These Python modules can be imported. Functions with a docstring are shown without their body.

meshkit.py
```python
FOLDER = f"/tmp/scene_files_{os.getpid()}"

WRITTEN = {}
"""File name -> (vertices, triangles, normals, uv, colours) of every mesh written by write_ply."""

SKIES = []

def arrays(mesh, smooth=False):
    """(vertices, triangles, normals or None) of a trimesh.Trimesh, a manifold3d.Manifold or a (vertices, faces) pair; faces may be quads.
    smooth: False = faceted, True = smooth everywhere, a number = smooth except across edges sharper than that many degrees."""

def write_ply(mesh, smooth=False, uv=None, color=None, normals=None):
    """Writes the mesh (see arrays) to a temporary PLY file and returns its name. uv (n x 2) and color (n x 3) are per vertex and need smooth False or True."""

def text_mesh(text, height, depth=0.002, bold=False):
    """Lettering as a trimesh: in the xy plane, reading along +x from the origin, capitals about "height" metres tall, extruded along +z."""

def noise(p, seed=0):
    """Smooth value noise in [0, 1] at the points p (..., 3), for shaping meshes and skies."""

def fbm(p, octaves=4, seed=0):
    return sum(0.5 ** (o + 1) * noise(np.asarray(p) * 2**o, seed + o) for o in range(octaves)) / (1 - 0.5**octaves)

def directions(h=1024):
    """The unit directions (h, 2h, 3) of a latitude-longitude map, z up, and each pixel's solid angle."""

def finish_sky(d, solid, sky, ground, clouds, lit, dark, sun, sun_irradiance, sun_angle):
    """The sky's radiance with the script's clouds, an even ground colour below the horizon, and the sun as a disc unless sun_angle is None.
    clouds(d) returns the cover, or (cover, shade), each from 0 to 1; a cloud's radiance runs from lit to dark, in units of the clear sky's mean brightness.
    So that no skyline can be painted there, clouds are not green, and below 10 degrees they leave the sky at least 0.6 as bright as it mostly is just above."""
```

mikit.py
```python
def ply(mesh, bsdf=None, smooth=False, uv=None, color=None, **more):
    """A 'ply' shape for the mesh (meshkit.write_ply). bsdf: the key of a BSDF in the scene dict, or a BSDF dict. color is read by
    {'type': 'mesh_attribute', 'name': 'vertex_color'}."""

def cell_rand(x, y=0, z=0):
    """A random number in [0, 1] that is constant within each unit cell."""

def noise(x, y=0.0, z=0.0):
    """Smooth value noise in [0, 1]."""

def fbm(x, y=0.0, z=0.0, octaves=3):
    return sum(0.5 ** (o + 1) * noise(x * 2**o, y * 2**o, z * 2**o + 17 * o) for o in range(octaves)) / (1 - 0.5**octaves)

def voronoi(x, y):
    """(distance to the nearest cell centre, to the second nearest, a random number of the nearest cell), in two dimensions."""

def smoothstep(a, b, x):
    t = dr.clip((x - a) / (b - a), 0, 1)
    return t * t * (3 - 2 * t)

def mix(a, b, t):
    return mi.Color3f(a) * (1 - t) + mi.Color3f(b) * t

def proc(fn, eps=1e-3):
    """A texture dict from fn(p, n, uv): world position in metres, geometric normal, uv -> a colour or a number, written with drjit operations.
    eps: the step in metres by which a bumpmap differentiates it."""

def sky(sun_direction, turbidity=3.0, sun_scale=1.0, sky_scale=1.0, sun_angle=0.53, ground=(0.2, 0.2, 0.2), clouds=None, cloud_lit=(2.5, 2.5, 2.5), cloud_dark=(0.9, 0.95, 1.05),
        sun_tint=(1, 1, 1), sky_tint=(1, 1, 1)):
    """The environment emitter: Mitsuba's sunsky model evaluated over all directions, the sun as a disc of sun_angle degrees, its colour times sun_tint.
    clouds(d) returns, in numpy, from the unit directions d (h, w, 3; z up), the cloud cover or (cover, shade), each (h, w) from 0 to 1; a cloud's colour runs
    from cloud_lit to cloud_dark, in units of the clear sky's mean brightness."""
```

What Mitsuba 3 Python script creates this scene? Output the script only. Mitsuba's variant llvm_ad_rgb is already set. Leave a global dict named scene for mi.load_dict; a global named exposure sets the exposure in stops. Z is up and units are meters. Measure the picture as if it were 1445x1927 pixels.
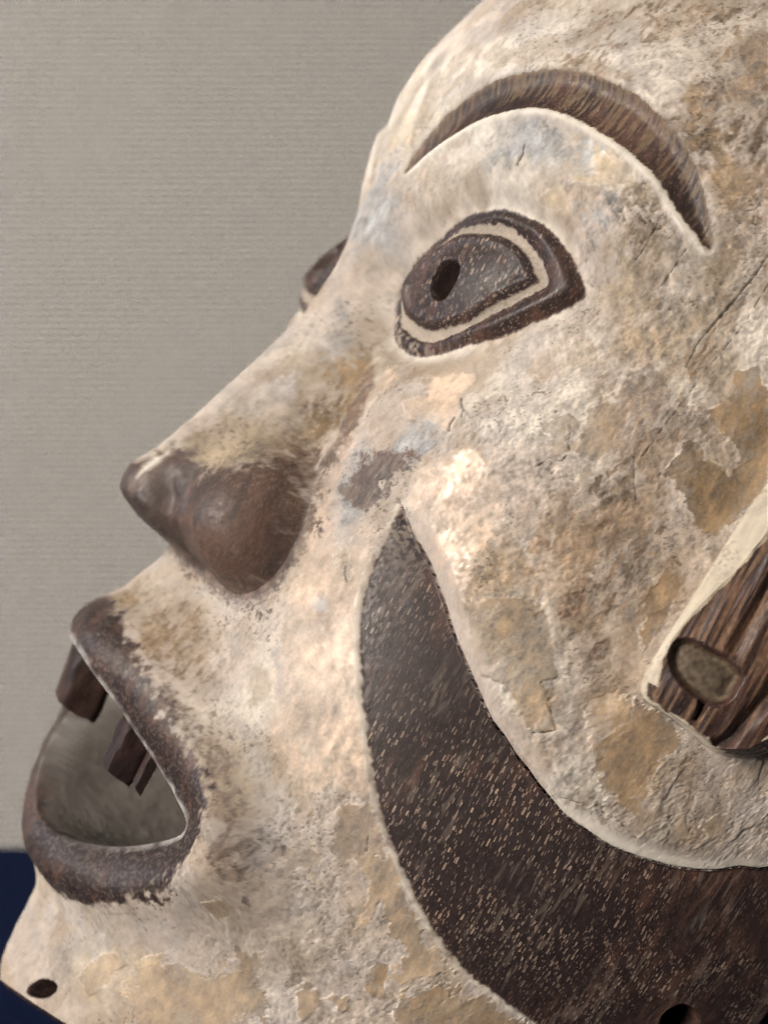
import math, random
import numpy as np
import drjit as dr
import mitsuba as mi
import mikit, meshkit
from mikit import mix, smoothstep, cell_rand
from scipy.interpolate import PchipInterpolator as PC, CubicSpline
from scipy.ndimage import map_coordinates, gaussian_filter

scene, labels = {}, {}
T = mi.ScalarTransform4f

# ------------------------------------------------------------------ camera, lights, exposure
PITCH, EYE_Z, FOV = math.radians(2.0), 0.117, 40.0
CAM = np.array([0.0, 0.0, EYE_Z])
RIGHT = np.array([1.0, 0, 0])
UPV = np.array([0, math.sin(PITCH), math.cos(PITCH)])
BACK = np.array([0, -math.cos(PITCH), math.sin(PITCH)])
FRAME = np.stack([RIGHT, UPV, BACK], 1)            # right, up, towards the viewer
scene['camera'] = {'type': 'thinlens', 'fov': FOV, 'fov_axis': 'y', 'aperture_radius': 0.0021, 'focus_distance': 0.238,
                   'near_clip': 0.01, 'far_clip': 50.0,
                   'to_world': T().look_at(CAM.tolist(), (CAM - BACK).tolist(), UPV.tolist())}
exposure = 0.0


def lamp(key, pos, target, w, h, rgb):
    pos, target = np.array(pos, float), np.array(target, float)
    scene[key] = {'type': 'rectangle', 'to_world': T().look_at(pos.tolist(), target.tolist(), [0, 0.01, 1]) @ T().scale([w / 2, h / 2, 1]),
                  'emitter': {'type': 'area', 'radiance': {'type': 'rgb', 'value': list(rgb)}}}


lamp('room_window', (-0.60, -0.45, 0.42), (0, 0.28, 0.14), 0.28, 0.34, (50, 45.5, 41))
lamp('room_window_001', (-1.3, 0.25, 0.55), (0, 0.28, 0.14), 0.4, 0.5, (4.5, 5.4, 6.8))
lamp('added_fill_panel', (0.35, -0.25, 1.3), (0, 0.28, 0.14), 0.5, 0.5, (2.0, 1.7, 1.4))  # overhead panel added as warm fill
scene['room_light'] = {'type': 'constant', 'radiance': {'type': 'rgb', 'value': [0.036, 0.034, 0.032]}}
labels['room_window'] = {'label': 'bright window out of the picture at the upper left', 'category': 'window', 'kind': 'structure'}
labels['room_window_001'] = {'label': 'cool window out of the picture at the far left', 'category': 'window', 'kind': 'structure'}
labels['added_fill_panel'] = {'label': 'warm fill panel added out of the picture overhead', 'category': 'lamp', 'kind': 'structure'}

# ------------------------------------------------------------------ where the mask stands: it leans back 28 degrees and looks 25 degrees off profile
YAW, LEAN, DIST = math.radians(25), math.radians(28), 29.0
_L = np.array([math.sin(YAW), 0, math.cos(YAW)])
_F = np.array([-math.cos(YAW), 0, math.sin(YAW)])
_U = np.array([0, 1, 0.0])
_c, _s = math.cos(LEAN), math.sin(LEAN)
_R = np.array([[_c, _s, 0], [-_s, _c, 0], [0, 0, 1]])
BASIS = FRAME @ np.stack([_R @ _L, _R @ _F, _R @ _U], 1)     # columns: lateral X, forward F, up U of the mask, in the world
ORIGIN = CAM - BACK * DIST * 0.01


def to_world(m):
    """mask centimetres (X, F, U) -> world metres"""
    return np.asarray(m) @ (BASIS.T * 0.01) + ORIGIN


# ------------------------------------------------------------------ wall and table
def grid_mesh(P):
    n, m = P.shape[:2]
    i = np.arange(n * m).reshape(n, m)
    return P.reshape(-1, 3), np.stack([i[:-1, :-1], i[:-1, 1:], i[1:, 1:], i[1:, :-1]], -1).reshape(-1, 4)


WALL_Y = 0.43


def wall_colour(p, n, uv):
    v = mikit.fbm(p.x * 9, p.z * 5, 3.0, 3)
    f = mikit.noise(p.x * 900, p.z * 2500, 1.0)
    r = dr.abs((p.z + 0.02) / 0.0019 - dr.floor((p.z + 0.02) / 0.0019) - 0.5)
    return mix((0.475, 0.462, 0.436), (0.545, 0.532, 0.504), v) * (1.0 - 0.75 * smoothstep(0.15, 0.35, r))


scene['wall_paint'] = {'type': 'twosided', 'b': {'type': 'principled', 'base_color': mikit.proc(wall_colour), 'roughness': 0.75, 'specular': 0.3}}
PITCH_RIB = 0.0019
nz = int(0.62 / PITCH_RIB)
zs, ys = [], []
for k in range(nz):
    for u, d in ((0, 0), (0.12, 0.45), (0.3, 0.9), (0.5, 1.0), (0.7, 0.9), (0.88, 0.45)):
        zs.append((k + u) * PITCH_RIB - 0.02)
        ys.append(d * 0.0007)
zs, ys = np.array(zs), np.array(ys)
xs = np.linspace(-0.75, 0.75, 61)
X, Zg = np.meshgrid(xs, zs)
Yg = WALL_Y - ys[:, None] + 0.0006 * (meshkit.noise(np.stack([X * 14, Zg * 3, Zg * 0], -1)) - 0.5)
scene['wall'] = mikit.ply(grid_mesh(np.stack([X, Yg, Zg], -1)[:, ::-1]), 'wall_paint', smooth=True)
labels['wall'] = {'label': 'grey beige wall covering with fine horizontal ribs', 'category': 'wall', 'kind': 'structure'}


def navy(p, n, uv):
    w = mikit.noise(p.x * 1400, p.y * 1400, 2.0)
    return mix((0.003, 0.0065, 0.024), (0.006, 0.0115, 0.040), w)


scene['navy_cloth'] = {'type': 'twosided', 'b': {'type': 'principled', 'base_color': mikit.proc(navy), 'roughness': 0.95, 'specular': 0.06, 'sheen': 0.05}}
xs, ys = np.linspace(-0.75, 0.75, 160), np.linspace(-0.12, WALL_Y - 0.004, 80)
X, Y = np.meshgrid(xs, ys)
Zt = 0.0022 * meshkit.fbm(np.stack([X * 7, Y * 11, X * 0 + 2], -1), 3) - 0.0018
scene['blue_cloth'] = mikit.ply(grid_mesh(np.stack([X, Y, Zt], -1)), 'navy_cloth', smooth=True)
labels['blue_cloth'] = {'label': 'dark navy blue cloth lying under the carved mask in front of the wall', 'category': 'cloth'}

# ------------------------------------------------------------------ the form of the mask (centimetres, mask frame)
# ---- macro form, centimetres, mask frame: X lateral (towards subject's left), F forward, U up ----
def sst(a,b,x):
    t=np.clip((x-a)/(b-a),0,1); return t*t*(3-2*t)
FM=PC([-13.5,-12.4,-11,-9.4,-6,-4,-2.5,0.5,2.4,4.7,6.4,8,10,12,14,15.6],[2.5,2.6,2.6,2.5,2.6,2.9,3.0,2.9,2.95,3.2,3.42,3.55,3.08,2.1,-1.0,-7.9])
WD=PC([-13.5,-12.4,-8,-4,0,6,10,12,14,15.6],[4.2,4.8,6.5,7.6,8.0,7.9,7.2,6.2,4.0,.1])
NZ=PC([-2.85,-2.6,-2.25,-1.9,-1.5,-.9,0,1.2,2.4,3.6,5,6.5],[0,.45,1.62,2.08,2.12,1.88,1.55,1.12,.68,.42,.2,0])
NW=PC([-3,-2.3,-1.7,-.8,.5,2.4,4,6.5],[1.6,1.6,1.6,1.7,1.72,1.45,1.2,1.0])
# mouth opening: (X, U, F of the lip crest)
MOUTH=np.array([(0,-5.1,4.42),(.9,-5.35,4.0),(1.7,-5.85,3.1),(2.35,-6.3,2.35),(2.95,-6.7,1.85),(2.6,-7.2,2.1),(2.1,-7.65,2.5),(1.3,-8.1,3.1),(.3,-8.25,3.55),(-.6,-7.9,3.7),(-1.3,-7.4,3.6),(-2.1,-6.8,3.3),(-2.6,-6.2,2.9),(-2.1,-5.6,3.6),(-1.1,-5.2,4.2)])
def polysd(P,x,y,closed=True):
    """signed distance (negative inside) from points to a polygon"""
    P=np.asarray(P,float); Q=np.roll(P,-1,0)
    if not closed: P,Q=P[:-1],Q[:-1]
    d=np.full(np.shape(x),1e9); ins=np.zeros(np.shape(x),bool)
    for (ax,ay),(bx,by) in zip(P,Q):
        ex,ey=bx-ax,by-ay; px,py=x-ax,y-ay
        t=np.clip((px*ex+py*ey)/(ex*ex+ey*ey+1e-12),0,1)
        d=np.minimum(d,(px-t*ex)**2+(py-t*ey)**2)
        if ay!=by:
            c=((ay>y)!=(by>y))&(x<ex*(y-ay)/(by-ay)+ax)
            ins^=c
    d=np.sqrt(d)
    return np.where(ins,-d,d) if closed else d
def spl(P,n=12,closed=True):
    P=np.asarray(P,float)
    if closed:
        Q=np.vstack([P,P[:1]]); s=np.r_[0,np.cumsum(np.sqrt(np.hypot(*np.diff(Q,axis=0).T)))]
        return CubicSpline(s,Q,bc_type='periodic')(np.linspace(0,s[-1],n*len(P),endpoint=False))
    s=np.r_[0,np.cumsum(np.sqrt(np.hypot(*np.diff(P,axis=0).T)))]
    return CubicSpline(s,P)(np.linspace(0,s[-1],n*len(P)))
MS=spl(MOUTH,6)
def base(th,U):
    n=2.15
    W=WD(U);H=FM(U)+8
    return (np.abs(np.sin(th)/W)**n+np.abs(np.cos(th)/H)**n)**(-1/n)
EYE=(3.55,4.25)
def macro(th,U):
    """radius from the axis X=0, F=-8"""
    th,U=np.broadcast_arrays(th,U); sg=np.where(th<0,-1,1); th=np.abs(th); r=base(th,U); X=r*np.sin(th)
    # eye socket
    ex,ey=X-EYE[0],U-EYE[1]
    a=np.radians(18); u=ex*np.cos(a)+ey*np.sin(a); v=-ex*np.sin(a)+ey*np.cos(a)
    e=np.sqrt((u/2.9)**2+(v/1.9)**2)
    r=r-.45*sst(1.25,.55,e)
    # hollow between nose and cheek
    r=r-.35*np.exp(-(((X-1.7)/1.0)**2+((U-2.2)/1.6)**2))
    # nose
    w=NW(np.clip(U,-3,6.5)); z=np.where((U<6.5)&(U>-2.75),NZ(np.clip(U,-2.75,6.5)),0)
    k=X/w
    body=np.where(k<1,(1-np.clip(k,0,1)**1.7)**.85,0)
    tip=np.exp(-(X/.7)**2)*.10*np.exp(-((U+1.75)/.45)**2)
    da=np.sqrt(((X-1.58)/1.02)**2+((U+1.45+.12*(X-1.7))/np.where(U>-1.45,1.75,1.2))**2); ala=1.42*np.clip(1-da**2,0,1)**.72
    gro=-.24*np.exp(-((X-.80+.22*(U+2))/.17)**2)*sst(-1.0,-1.6,U)*sst(-2.7,-2.3,U)
    zb=z*body; kk=np.clip(.5+.5*(zb-ala)/.7,0,1); r=r+zb*kk+ala*(1-kk)+.7*kk*(1-kk)*np.clip(np.minimum(zb,ala)/.5,0,1)+gro+tip
    # the far eye bulges more than the near one
    r=r+np.where(sg<0,1.0*np.exp(-((X-3.0)/1.2)**2-((U-3.4)/1.45)**2),0)
    # mouth
    X=X*sg
    m=polysd(MS[:,:2],X,U)
    near=(m<4.5)&(np.cos(th)>.5)
    xs,us,ms=X[near],U[near],m[near]
    w8=0;ft=0
    for px,pu,pf in MS:
        k=1/((xs-px)**2+(us-pu)**2+.15)**2; w8=w8+k; ft=ft+k*pf
    ft=ft/w8
    upl=sst(-7.2,-6.3,us+.18*xs)
    rt=(ft-.25+8)/np.cos(th[near]); rn=r[near]
    sig=.55+.35*sst(.6,-.6,xs)+1.6*upl*np.exp(-(xs/1.6)**2)
    fall=np.exp(-(np.maximum(ms-.75-.3*upl*np.exp(-(xs/1.4)**2),0)/sig)**2)
    rn=rn+np.maximum(rt-rn,0)*fall
    lw=1.0+.15*upl
    q=(ms-.45*lw)/(.62*lw)
    rn=rn+(.36-.16*sst(.5,-1.5,xs)*(1-upl)+.14*upl*np.exp(-(xs/1.2)**2))*np.where(q<0,np.sqrt(np.clip(1-q*q,0,1)),np.cos(np.clip(q,0,1.25)/1.25*np.pi/2)**1.5)
    pocket=sst(.06,-.3,ms)
    rn=rn*(1-pocket)+pocket*np.minimum(rn,4.2)
    r[near]=rn
    # chin
    r=r+.0*U
    return r

# ------------------------------------------------------------------ outlines carved and painted on the skin: (10 x angle, height) in centimetres
SHAPES = {
 'eye': [(1.1,3.61),(1.05,3.99),(1.12,4.26),(1.38,4.66),(1.73,5.04),(1.94,5.29),(2.27,5.55),(2.66,5.73),(2.99,5.83),(3.33,5.84),(3.67,5.83),(3.92,5.75),(4.18,5.62),(4.46,5.42),(4.69,5.21),(4.85,5.01),(4.72,4.72),(4.49,4.44),(4.26,4.2),(4.01,3.94),(3.69,3.65),(3.3,3.4),(2.93,3.16),(2.63,3),(2.21,2.85),(1.73,2.86),(1.43,2.97),(1.24,3.2)],
 'ring': [(1.08,4.03),(1.18,4.3),(1.42,4.62),(1.75,4.93),(2.07,5.26),(2.46,5.47),(2.85,5.59),(3.17,5.61),(3.53,5.5),(3.82,5.36),(4.06,5.17),(4.25,4.93),(4.1,4.66),(3.84,4.35),(3.56,4.04),(3.2,3.66),(2.83,3.35),(2.44,3.14),(2.04,3.1),(1.61,3.16),(1.36,3.28),(1.17,3.65)],
 'ball': [(1.18,4.01),(1.33,4.33),(1.56,4.61),(1.82,4.89),(2.15,5.16),(2.5,5.29),(2.85,5.37),(3.15,5.39),(3.43,5.32),(3.71,5.18),(3.91,5),(4.04,4.88),(3.83,4.6),(3.64,4.39),(3.43,4.18),(3.14,3.78),(2.9,3.62),(2.56,3.45),(2.2,3.36),(1.75,3.4),(1.43,3.51),(1.25,3.73)],
 'pupil': [(2.08,4.1),(2.04,4.34),(2.11,4.53),(2.28,4.65),(2.5,4.66),(2.61,4.56),(2.65,4.38),(2.6,4.13),(2.5,3.95),(2.33,3.89),(2.18,3.96)],
 'brow': [(0.745,5.91),(0.801,6.24),(0.958,6.58),(1.17,6.96),(1.44,7.3),(1.77,7.63),(2.12,7.93),(2.54,8.17),(2.96,8.35),(3.41,8.44),(3.89,8.43),(4.33,8.38),(4.72,8.26),(5.1,8.08),(5.46,7.87),(5.81,7.58),(6.09,7.26),(6.37,6.89),(6.61,6.45),(6.34,6.56),(6.03,6.71),(5.35,7.18),(5,7.32),(4.68,7.43),(4.27,7.52),(3.86,7.59),(3.51,7.62),(3.17,7.59),(2.85,7.5),(2.55,7.35),(2.24,7.17),(1.92,6.94),(1.65,6.71),(1.36,6.45),(1.07,6.15)],
 'jawedge': [(3.94,0.283),(3.92,0.015),(3.95,-0.372),(4.03,-1.08),(4.11,-1.46),(4.3,-1.98),(4.52,-2.37),(4.74,-2.76),(5.01,-3.22),(5.29,-3.67),(5.62,-4.19),(5.96,-4.61),(6.34,-5.01),(6.77,-5.4),(7.18,-5.7),(7.74,-6.06),(8.33,-6.32),(8.92,-6.5),(9.7,-6.62),(10.5,-6.74),(11.6,-6.81),(13,-6.83)],
 'cheekedge': [(3.85,0.312),(4.08,0.136),(4.33,-0.109),(4.67,-0.357),(4.99,-0.607),(5.28,-0.864),(5.62,-1.2),(5.93,-1.49),(6.27,-1.76),(6.61,-2.04),(6.99,-2.29),(7.43,-2.52),(7.87,-2.75),(8.36,-2.95),(8.84,-3.11),(9.36,-3.19),(9.87,-3.23),(10.4,-3.2),(10.9,-3.14),(11.5,-3.03),(12.1,-2.87),(12.7,-2.61),(13.5,-2.3),(14.5,-1.69)],
 'earfoot': [(9.31,3.45),(9.21,2.77),(9.12,1.62),(9.03,0.56),(8.98,-0.163),(9.01,-0.497),(9.12,-0.692),(9.4,-0.754),(10.1,-0.835),(10.8,-0.947),(11.4,-0.839),(12,-0.349),(12.3,0.542),(12.4,1.59),(11.9,2.94),(10.8,4.25),(9.73,4.51)],
 'eartop': [(9.74,2.76),(9.67,2.33),(9.58,1.88),(9.4,1.3),(9.26,0.852),(9.18,0.373),(9.2,-0.045),(9.29,-0.387),(9.43,-0.601),(9.77,-0.662),(10.2,-0.709),(10.6,-0.782),(11,-0.579),(11.4,-0.069),(11.6,0.592),(11.5,1.44),(11.2,2.67),(10.3,3.74),(9.84,3.49)],
 'earhole': [(9.18,0.16),(9.17,0.319),(9.26,0.448),(9.45,0.506),(9.72,0.503),(9.96,0.52),(10.2,0.463),(10.4,0.35),(10.4,0.176),(10.4,-0.01),(10.3,-0.183),(10.1,-0.273),(9.92,-0.278),(9.68,-0.241),(9.48,-0.161),(9.31,-0.038)],
 'earslit': [(9.93,-0.298),(10.1,-0.274),(10.1,-0.422),(10.1,-0.624),(10,-0.631),(9.99,-0.456)],
 'earcrease': [(10.6,-0.784),(10.7,-0.622),(10.8,-0.258),(10.9,0.192),(11,0.835)],
 'earcrease2': [(10.1,0.65),(10.1,1.13),(10.1,1.68),(10,2.34)],
 'rimhole': [(1.09,-11.3),(1.17,-11.1),(1.34,-10.9),(1.68,-10.8),(1.62,-11),(1.39,-11.2)],
 'rimhole2': [(13.3,-5.74),(13.3,-5.5),(13.5,-5.31),(13.9,-5.31),(14.3,-5.45),(14.4,-5.72),(14.1,-5.94),(13.7,-5.94)],
 'rimline': [(0.115,-11.8),(1.27,-11.3),(2.23,-11.2)],
 'rimline2': [(15.7,-5.38),(15.7,-4.98),(15.6,-4.51)],
 'nosestain': [(0.25,-1.98),(0.299,-1.63),(0.258,-1.36),(0.28,-1.11),(0.408,-0.915),(0.58,-0.775),(0.934,-0.912),(1.23,-0.668),(1.65,-0.524),(1.5,-0.195),(1.74,-0.161),(1.87,-0.062),(2.1,-0.348),(2.31,-0.901),(2.41,-1.37),(2.54,-1.95),(2.47,-2.14),(2.17,-2.27),(1.94,-2.39),(1.93,-2.17),(0.904,-2.43),(0.636,-2.41),(0.374,-2.35)],
}
PATCHES = [  # softness, raggedness, strength, height, colour, outline
 (0.015,0.05,1,0.035,'O',[(7.81,4.02),(7.95,4.30),(8.06,4.58),(7.89,4.75),(7.81,4.79),(8.01,4.91),(8.19,5.09),(8.59,4.84),(9.42,3.60),(9.22,2.89),(9.02,2.38),(8.76,2.26),(8.45,2.25),(8.19,2.52),(7.82,2.73),(7.59,2.78),(7.63,3.19),(7.73,3.39),(8.01,3.53),(8.16,3.26),(8.40,3.28),(8.69,3.18),(8.83,3.05),(8.73,3.45),(8.43,3.80),(8.06,3.91)]),
 (0.02,0.04,1,0.03,'O',[(8.46,1.37),(8.78,1.42),(8.86,1.13),(8.79,0.77),(8.83,-0.06),(8.64,0.07),(8.52,0.23),(8.49,0.62),(8.35,0.95)]),
 (0.05,0.07,0.9,0.035,'O',[(8.22,-1.17),(8.58,-1.55),(8.73,-1.80),(8.93,-2.15),(9.27,-2.39),(9.52,-2.47),(10.26,-2.48),(10.48,-2.44),(10.31,-2.25),(10.05,-2.10),(10.02,-1.91),(10.03,-1.60),(10.20,-1.11),(9.82,-0.88),(9.35,-0.84),(8.89,-0.81),(8.51,-0.90)]),
 (0.02,0.035,0.85,0.045,'O2',[(5.76,-0.71),(6.22,-0.40),(6.82,-0.11),(7.21,-0.42),(7.42,-0.77),(7.60,-1.05),(7.48,-1.26),(7.72,-1.49),(7.85,-1.65),(8.04,-1.88),(7.72,-2.11),(7.39,-1.86),(6.97,-1.67),(6.52,-1.67),(6.26,-1.42),(5.99,-1.04)]),
 (0.02,0.03,0.8,0.03,'P',[(3.04,1.90),(3.36,2.20),(3.14,2.55),(3.40,2.73),(3.78,2.93),(3.92,2.85),(3.86,2.47),(4.10,2.20),(4.11,1.76),(4.03,1.69),(3.84,1.81),(3.30,1.61)]),
 (0.02,0.05,0.85,0.025,'O2',[(5.50,2.58),(5.68,2.83),(5.86,2.92),(5.97,2.83),(5.89,2.67),(5.97,2.40),(6.17,2.65),(6.21,2.79),(5.97,3.19),(6.35,3.51),(6.59,3.15),(6.65,2.92),(6.69,2.58),(6.56,2.40),(6.41,2.38),(6.07,2.31),(5.98,2.16),(5.83,2.16),(5.79,2.45)]),
 (0.015,0.03,0.8,0.02,'O2',[(6.41,2.38),(6.53,2.36),(6.61,2.15),(6.62,1.93),(6.45,1.98),(6.42,2.22)]),
 (0.12,0.1,0.8,0.01,'P',[(1.97,2.48),(1.80,1.85),(2.01,0.78),(2.32,-0.27),(2.74,-1.31),(2.93,-2.19),(3.26,-3.29),(3.71,-4.39),(4.18,-4.73),(4.49,-4.95),(4.98,-4.57),(5.42,-4.62),(5.92,-4.53),(5.31,-3.66),(4.74,-2.77),(4.28,-2.00),(4.02,-1.10),(3.85,-0.33),(3.62,-0.24),(3.45,-0.64),(3.76,-1.34),(3.48,-1.17),(2.84,-0.39),(2.55,0.38),(2.36,0.88),(2.17,1.52),(2.32,2.22)]),
 (0.1,0.06,0.85,0.01,'P',[(4.00,0.38),(3.94,0.98),(4.26,1.40),(4.80,1.66),(5.35,1.28),(5.65,0.61),(5.54,0.14),(5.75,-0.46),(5.85,-1.02),(5.32,-0.59),(4.75,-0.18),(4.27,0.20)]),
 (0.02,0.11,0.85,0.035,'O2',[(5.21,-5.09),(5.30,-4.84),(5.75,-4.42),(6.11,-4.83),(6.62,-5.37),(6.94,-5.72),(7.37,-6.08),(8.06,-6.44),(8.34,-6.53),(8.14,-6.84),(7.53,-7.14),(7.39,-7.10),(7.33,-6.59),(6.99,-6.44),(6.83,-6.21),(6.76,-5.93),(6.55,-5.94),(6.49,-6.44),(6.40,-6.33),(6.39,-6.02),(6.19,-5.72),(5.93,-5.60),(5.69,-5.79),(5.39,-5.45)]),
 (0.015,0.03,1,0.04,'O',[(6.79,-7.46),(6.88,-7.20),(6.95,-6.99),(7.16,-6.94),(7.25,-7.28),(7.42,-7.53),(7.13,-7.64)]),
 (0.015,0.03,0.9,0.05,'O2',[(6.29,-8.10),(6.40,-7.91),(6.61,-7.87),(6.73,-7.76),(6.82,-8.10),(6.69,-8.20),(6.57,-8.10)]),
 (0.03,0.14,0.85,0.03,'O',[(7.46,-7.67),(7.71,-7.27),(7.95,-6.93),(8.82,-6.76),(9.70,-6.72),(10.58,-6.80),(10.86,-7.37),(7.80,-8.59)]),
 (0.02,0.03,0.8,0.02,'O2',[(4.74,-6.22),(4.74,-6.02),(4.85,-5.98),(4.95,-6.00),(5.08,-5.84),(5.33,-5.82),(5.29,-6.05),(5.07,-6.16),(4.97,-6.31)]),
 (0.03,0.18,0.85,0.03,'O2',[(3.00,-10.01),(3.01,-9.46),(3.33,-9.12),(3.63,-9.03),(4.11,-8.85),(4.41,-8.47),(4.65,-8.20),(4.90,-8.04),(5.08,-8.36),(5.45,-8.68),(5.40,-8.98),(5.15,-9.34),(4.88,-9.77),(3.85,-10.42)]),
 (0.03,0.05,0.7,0.02,'O2',[(10.83,-2.45),(11.00,-2.22),(11.32,-2.41),(11.23,-2.55)]),
 (0.04,0.06,0.8,0.025,'O2',[(11.36,-2.18),(11.55,-1.89),(11.95,-1.94),(11.98,-2.20),(11.66,-2.32)]),
 (0.05,0.05,0.7,0.01,'Y',[(4.07,6.95),(4.08,7.24),(4.36,7.22),(4.82,7.23),(5.04,7.13),(5.10,6.92),(4.79,6.70),(4.48,6.67),(4.18,6.59)]),
 (0.05,0.05,0.6,0.01,'Y',[(3.93,6.46),(4.21,6.34),(4.22,6.10),(3.98,6.06),(3.62,6.15)]),
 (0.04,0.06,0.8,0.02,'O2',[(8.31,-1.31),(8.55,-0.98),(9.11,-0.81),(9.12,-1.21),(8.78,-1.58),(8.58,-1.57)]),
 (0.35,0.35,0.95,-0.012,'B',[(6.46,1.05),(6.68,1.57),(7.04,2.02),(7.58,2.15),(7.83,1.78),(7.82,1.32),(7.53,0.71),(6.93,0.34),(6.59,0.51)]),
 (0.2,0.15,0.9,-0.015,'B2',[(7.18,-0.24),(7.27,0.17),(7.48,0.53),(7.78,0.34),(7.75,-0.08),(8.12,-0.19),(8.04,-0.43),(7.64,-0.25)]),
 (0.35,0.35,0.9,-0.012,'BG',[(5.03,6.57),(5.31,6.85),(5.89,6.49),(6.25,6.09),(6.34,5.68),(6.22,5.26),(5.84,5.20),(5.42,5.22),(5.17,5.58),(5.13,6.16)]),
 (0.5,0.5,0.8,-0.008,'B',[(5.27,8.97),(5.44,9.82),(5.97,10.56),(7.55,7.71),(6.86,7.53),(6.46,7.41),(5.92,7.74),(5.48,8.16)]),
 (0.25,0.2,0.55,0,'O',[(5.86,4.72),(6.26,5.18),(6.79,5.55),(7.04,5.23),(6.96,4.80),(6.68,4.37),(6.26,4.18),(5.87,4.32)]),
 (0.08,0.1,0.7,0,'B',[(7.09,4.81),(7.17,5.10),(7.24,5.34),(7.45,5.28),(7.47,4.89),(7.48,4.49),(7.34,4.35)]),
 (0.3,0.2,0.6,0,'O',[(5.38,8.10),(5.61,8.34),(6.33,8.20),(6.84,7.94),(6.86,7.53),(6.44,7.24),(5.93,7.54)]),
 (0.3,0.2,0.5,0,'O',[(5.36,-0.47),(5.58,0.06),(5.96,0.48),(6.48,0.25),(6.80,-0.19),(6.54,-0.84),(5.96,-1.06)]),
 (0.12,0.12,0.9,0,'BY',[(1.00,1.15),(0.94,1.68),(0.92,2.55),(1.13,2.74),(1.43,2.30),(1.59,1.68),(1.71,1.05),(1.75,0.34),(1.51,0.28),(1.27,0.55)]),
 (0.25,0.2,0.85,0,'BG',[(0.30,-0.89),(0.20,-0.31),(0.40,0.33),(0.58,0.71),(1.18,0.86),(1.51,0.24),(1.74,-0.30),(1.40,-0.75),(0.71,-1.23),(0.37,-1.30)]),
 (0.2,0.25,0.8,0,'BY',[(-0.49,-3.96),(-0.13,-3.60),(0.74,-3.26),(1.76,-3.55),(2.26,-4.27),(1.97,-4.51),(1.70,-4.54),(1.04,-4.19),(0.48,-4.07)]),
 (0.25,0.3,0.55,0,'B2',[(1.56,-4.55),(1.93,-4.56),(2.39,-4.77),(2.89,-5.10),(3.41,-5.44),(4.23,-5.99),(4.59,-6.60),(4.44,-6.93),(3.54,-5.84),(2.31,-5.10)]),
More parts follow.
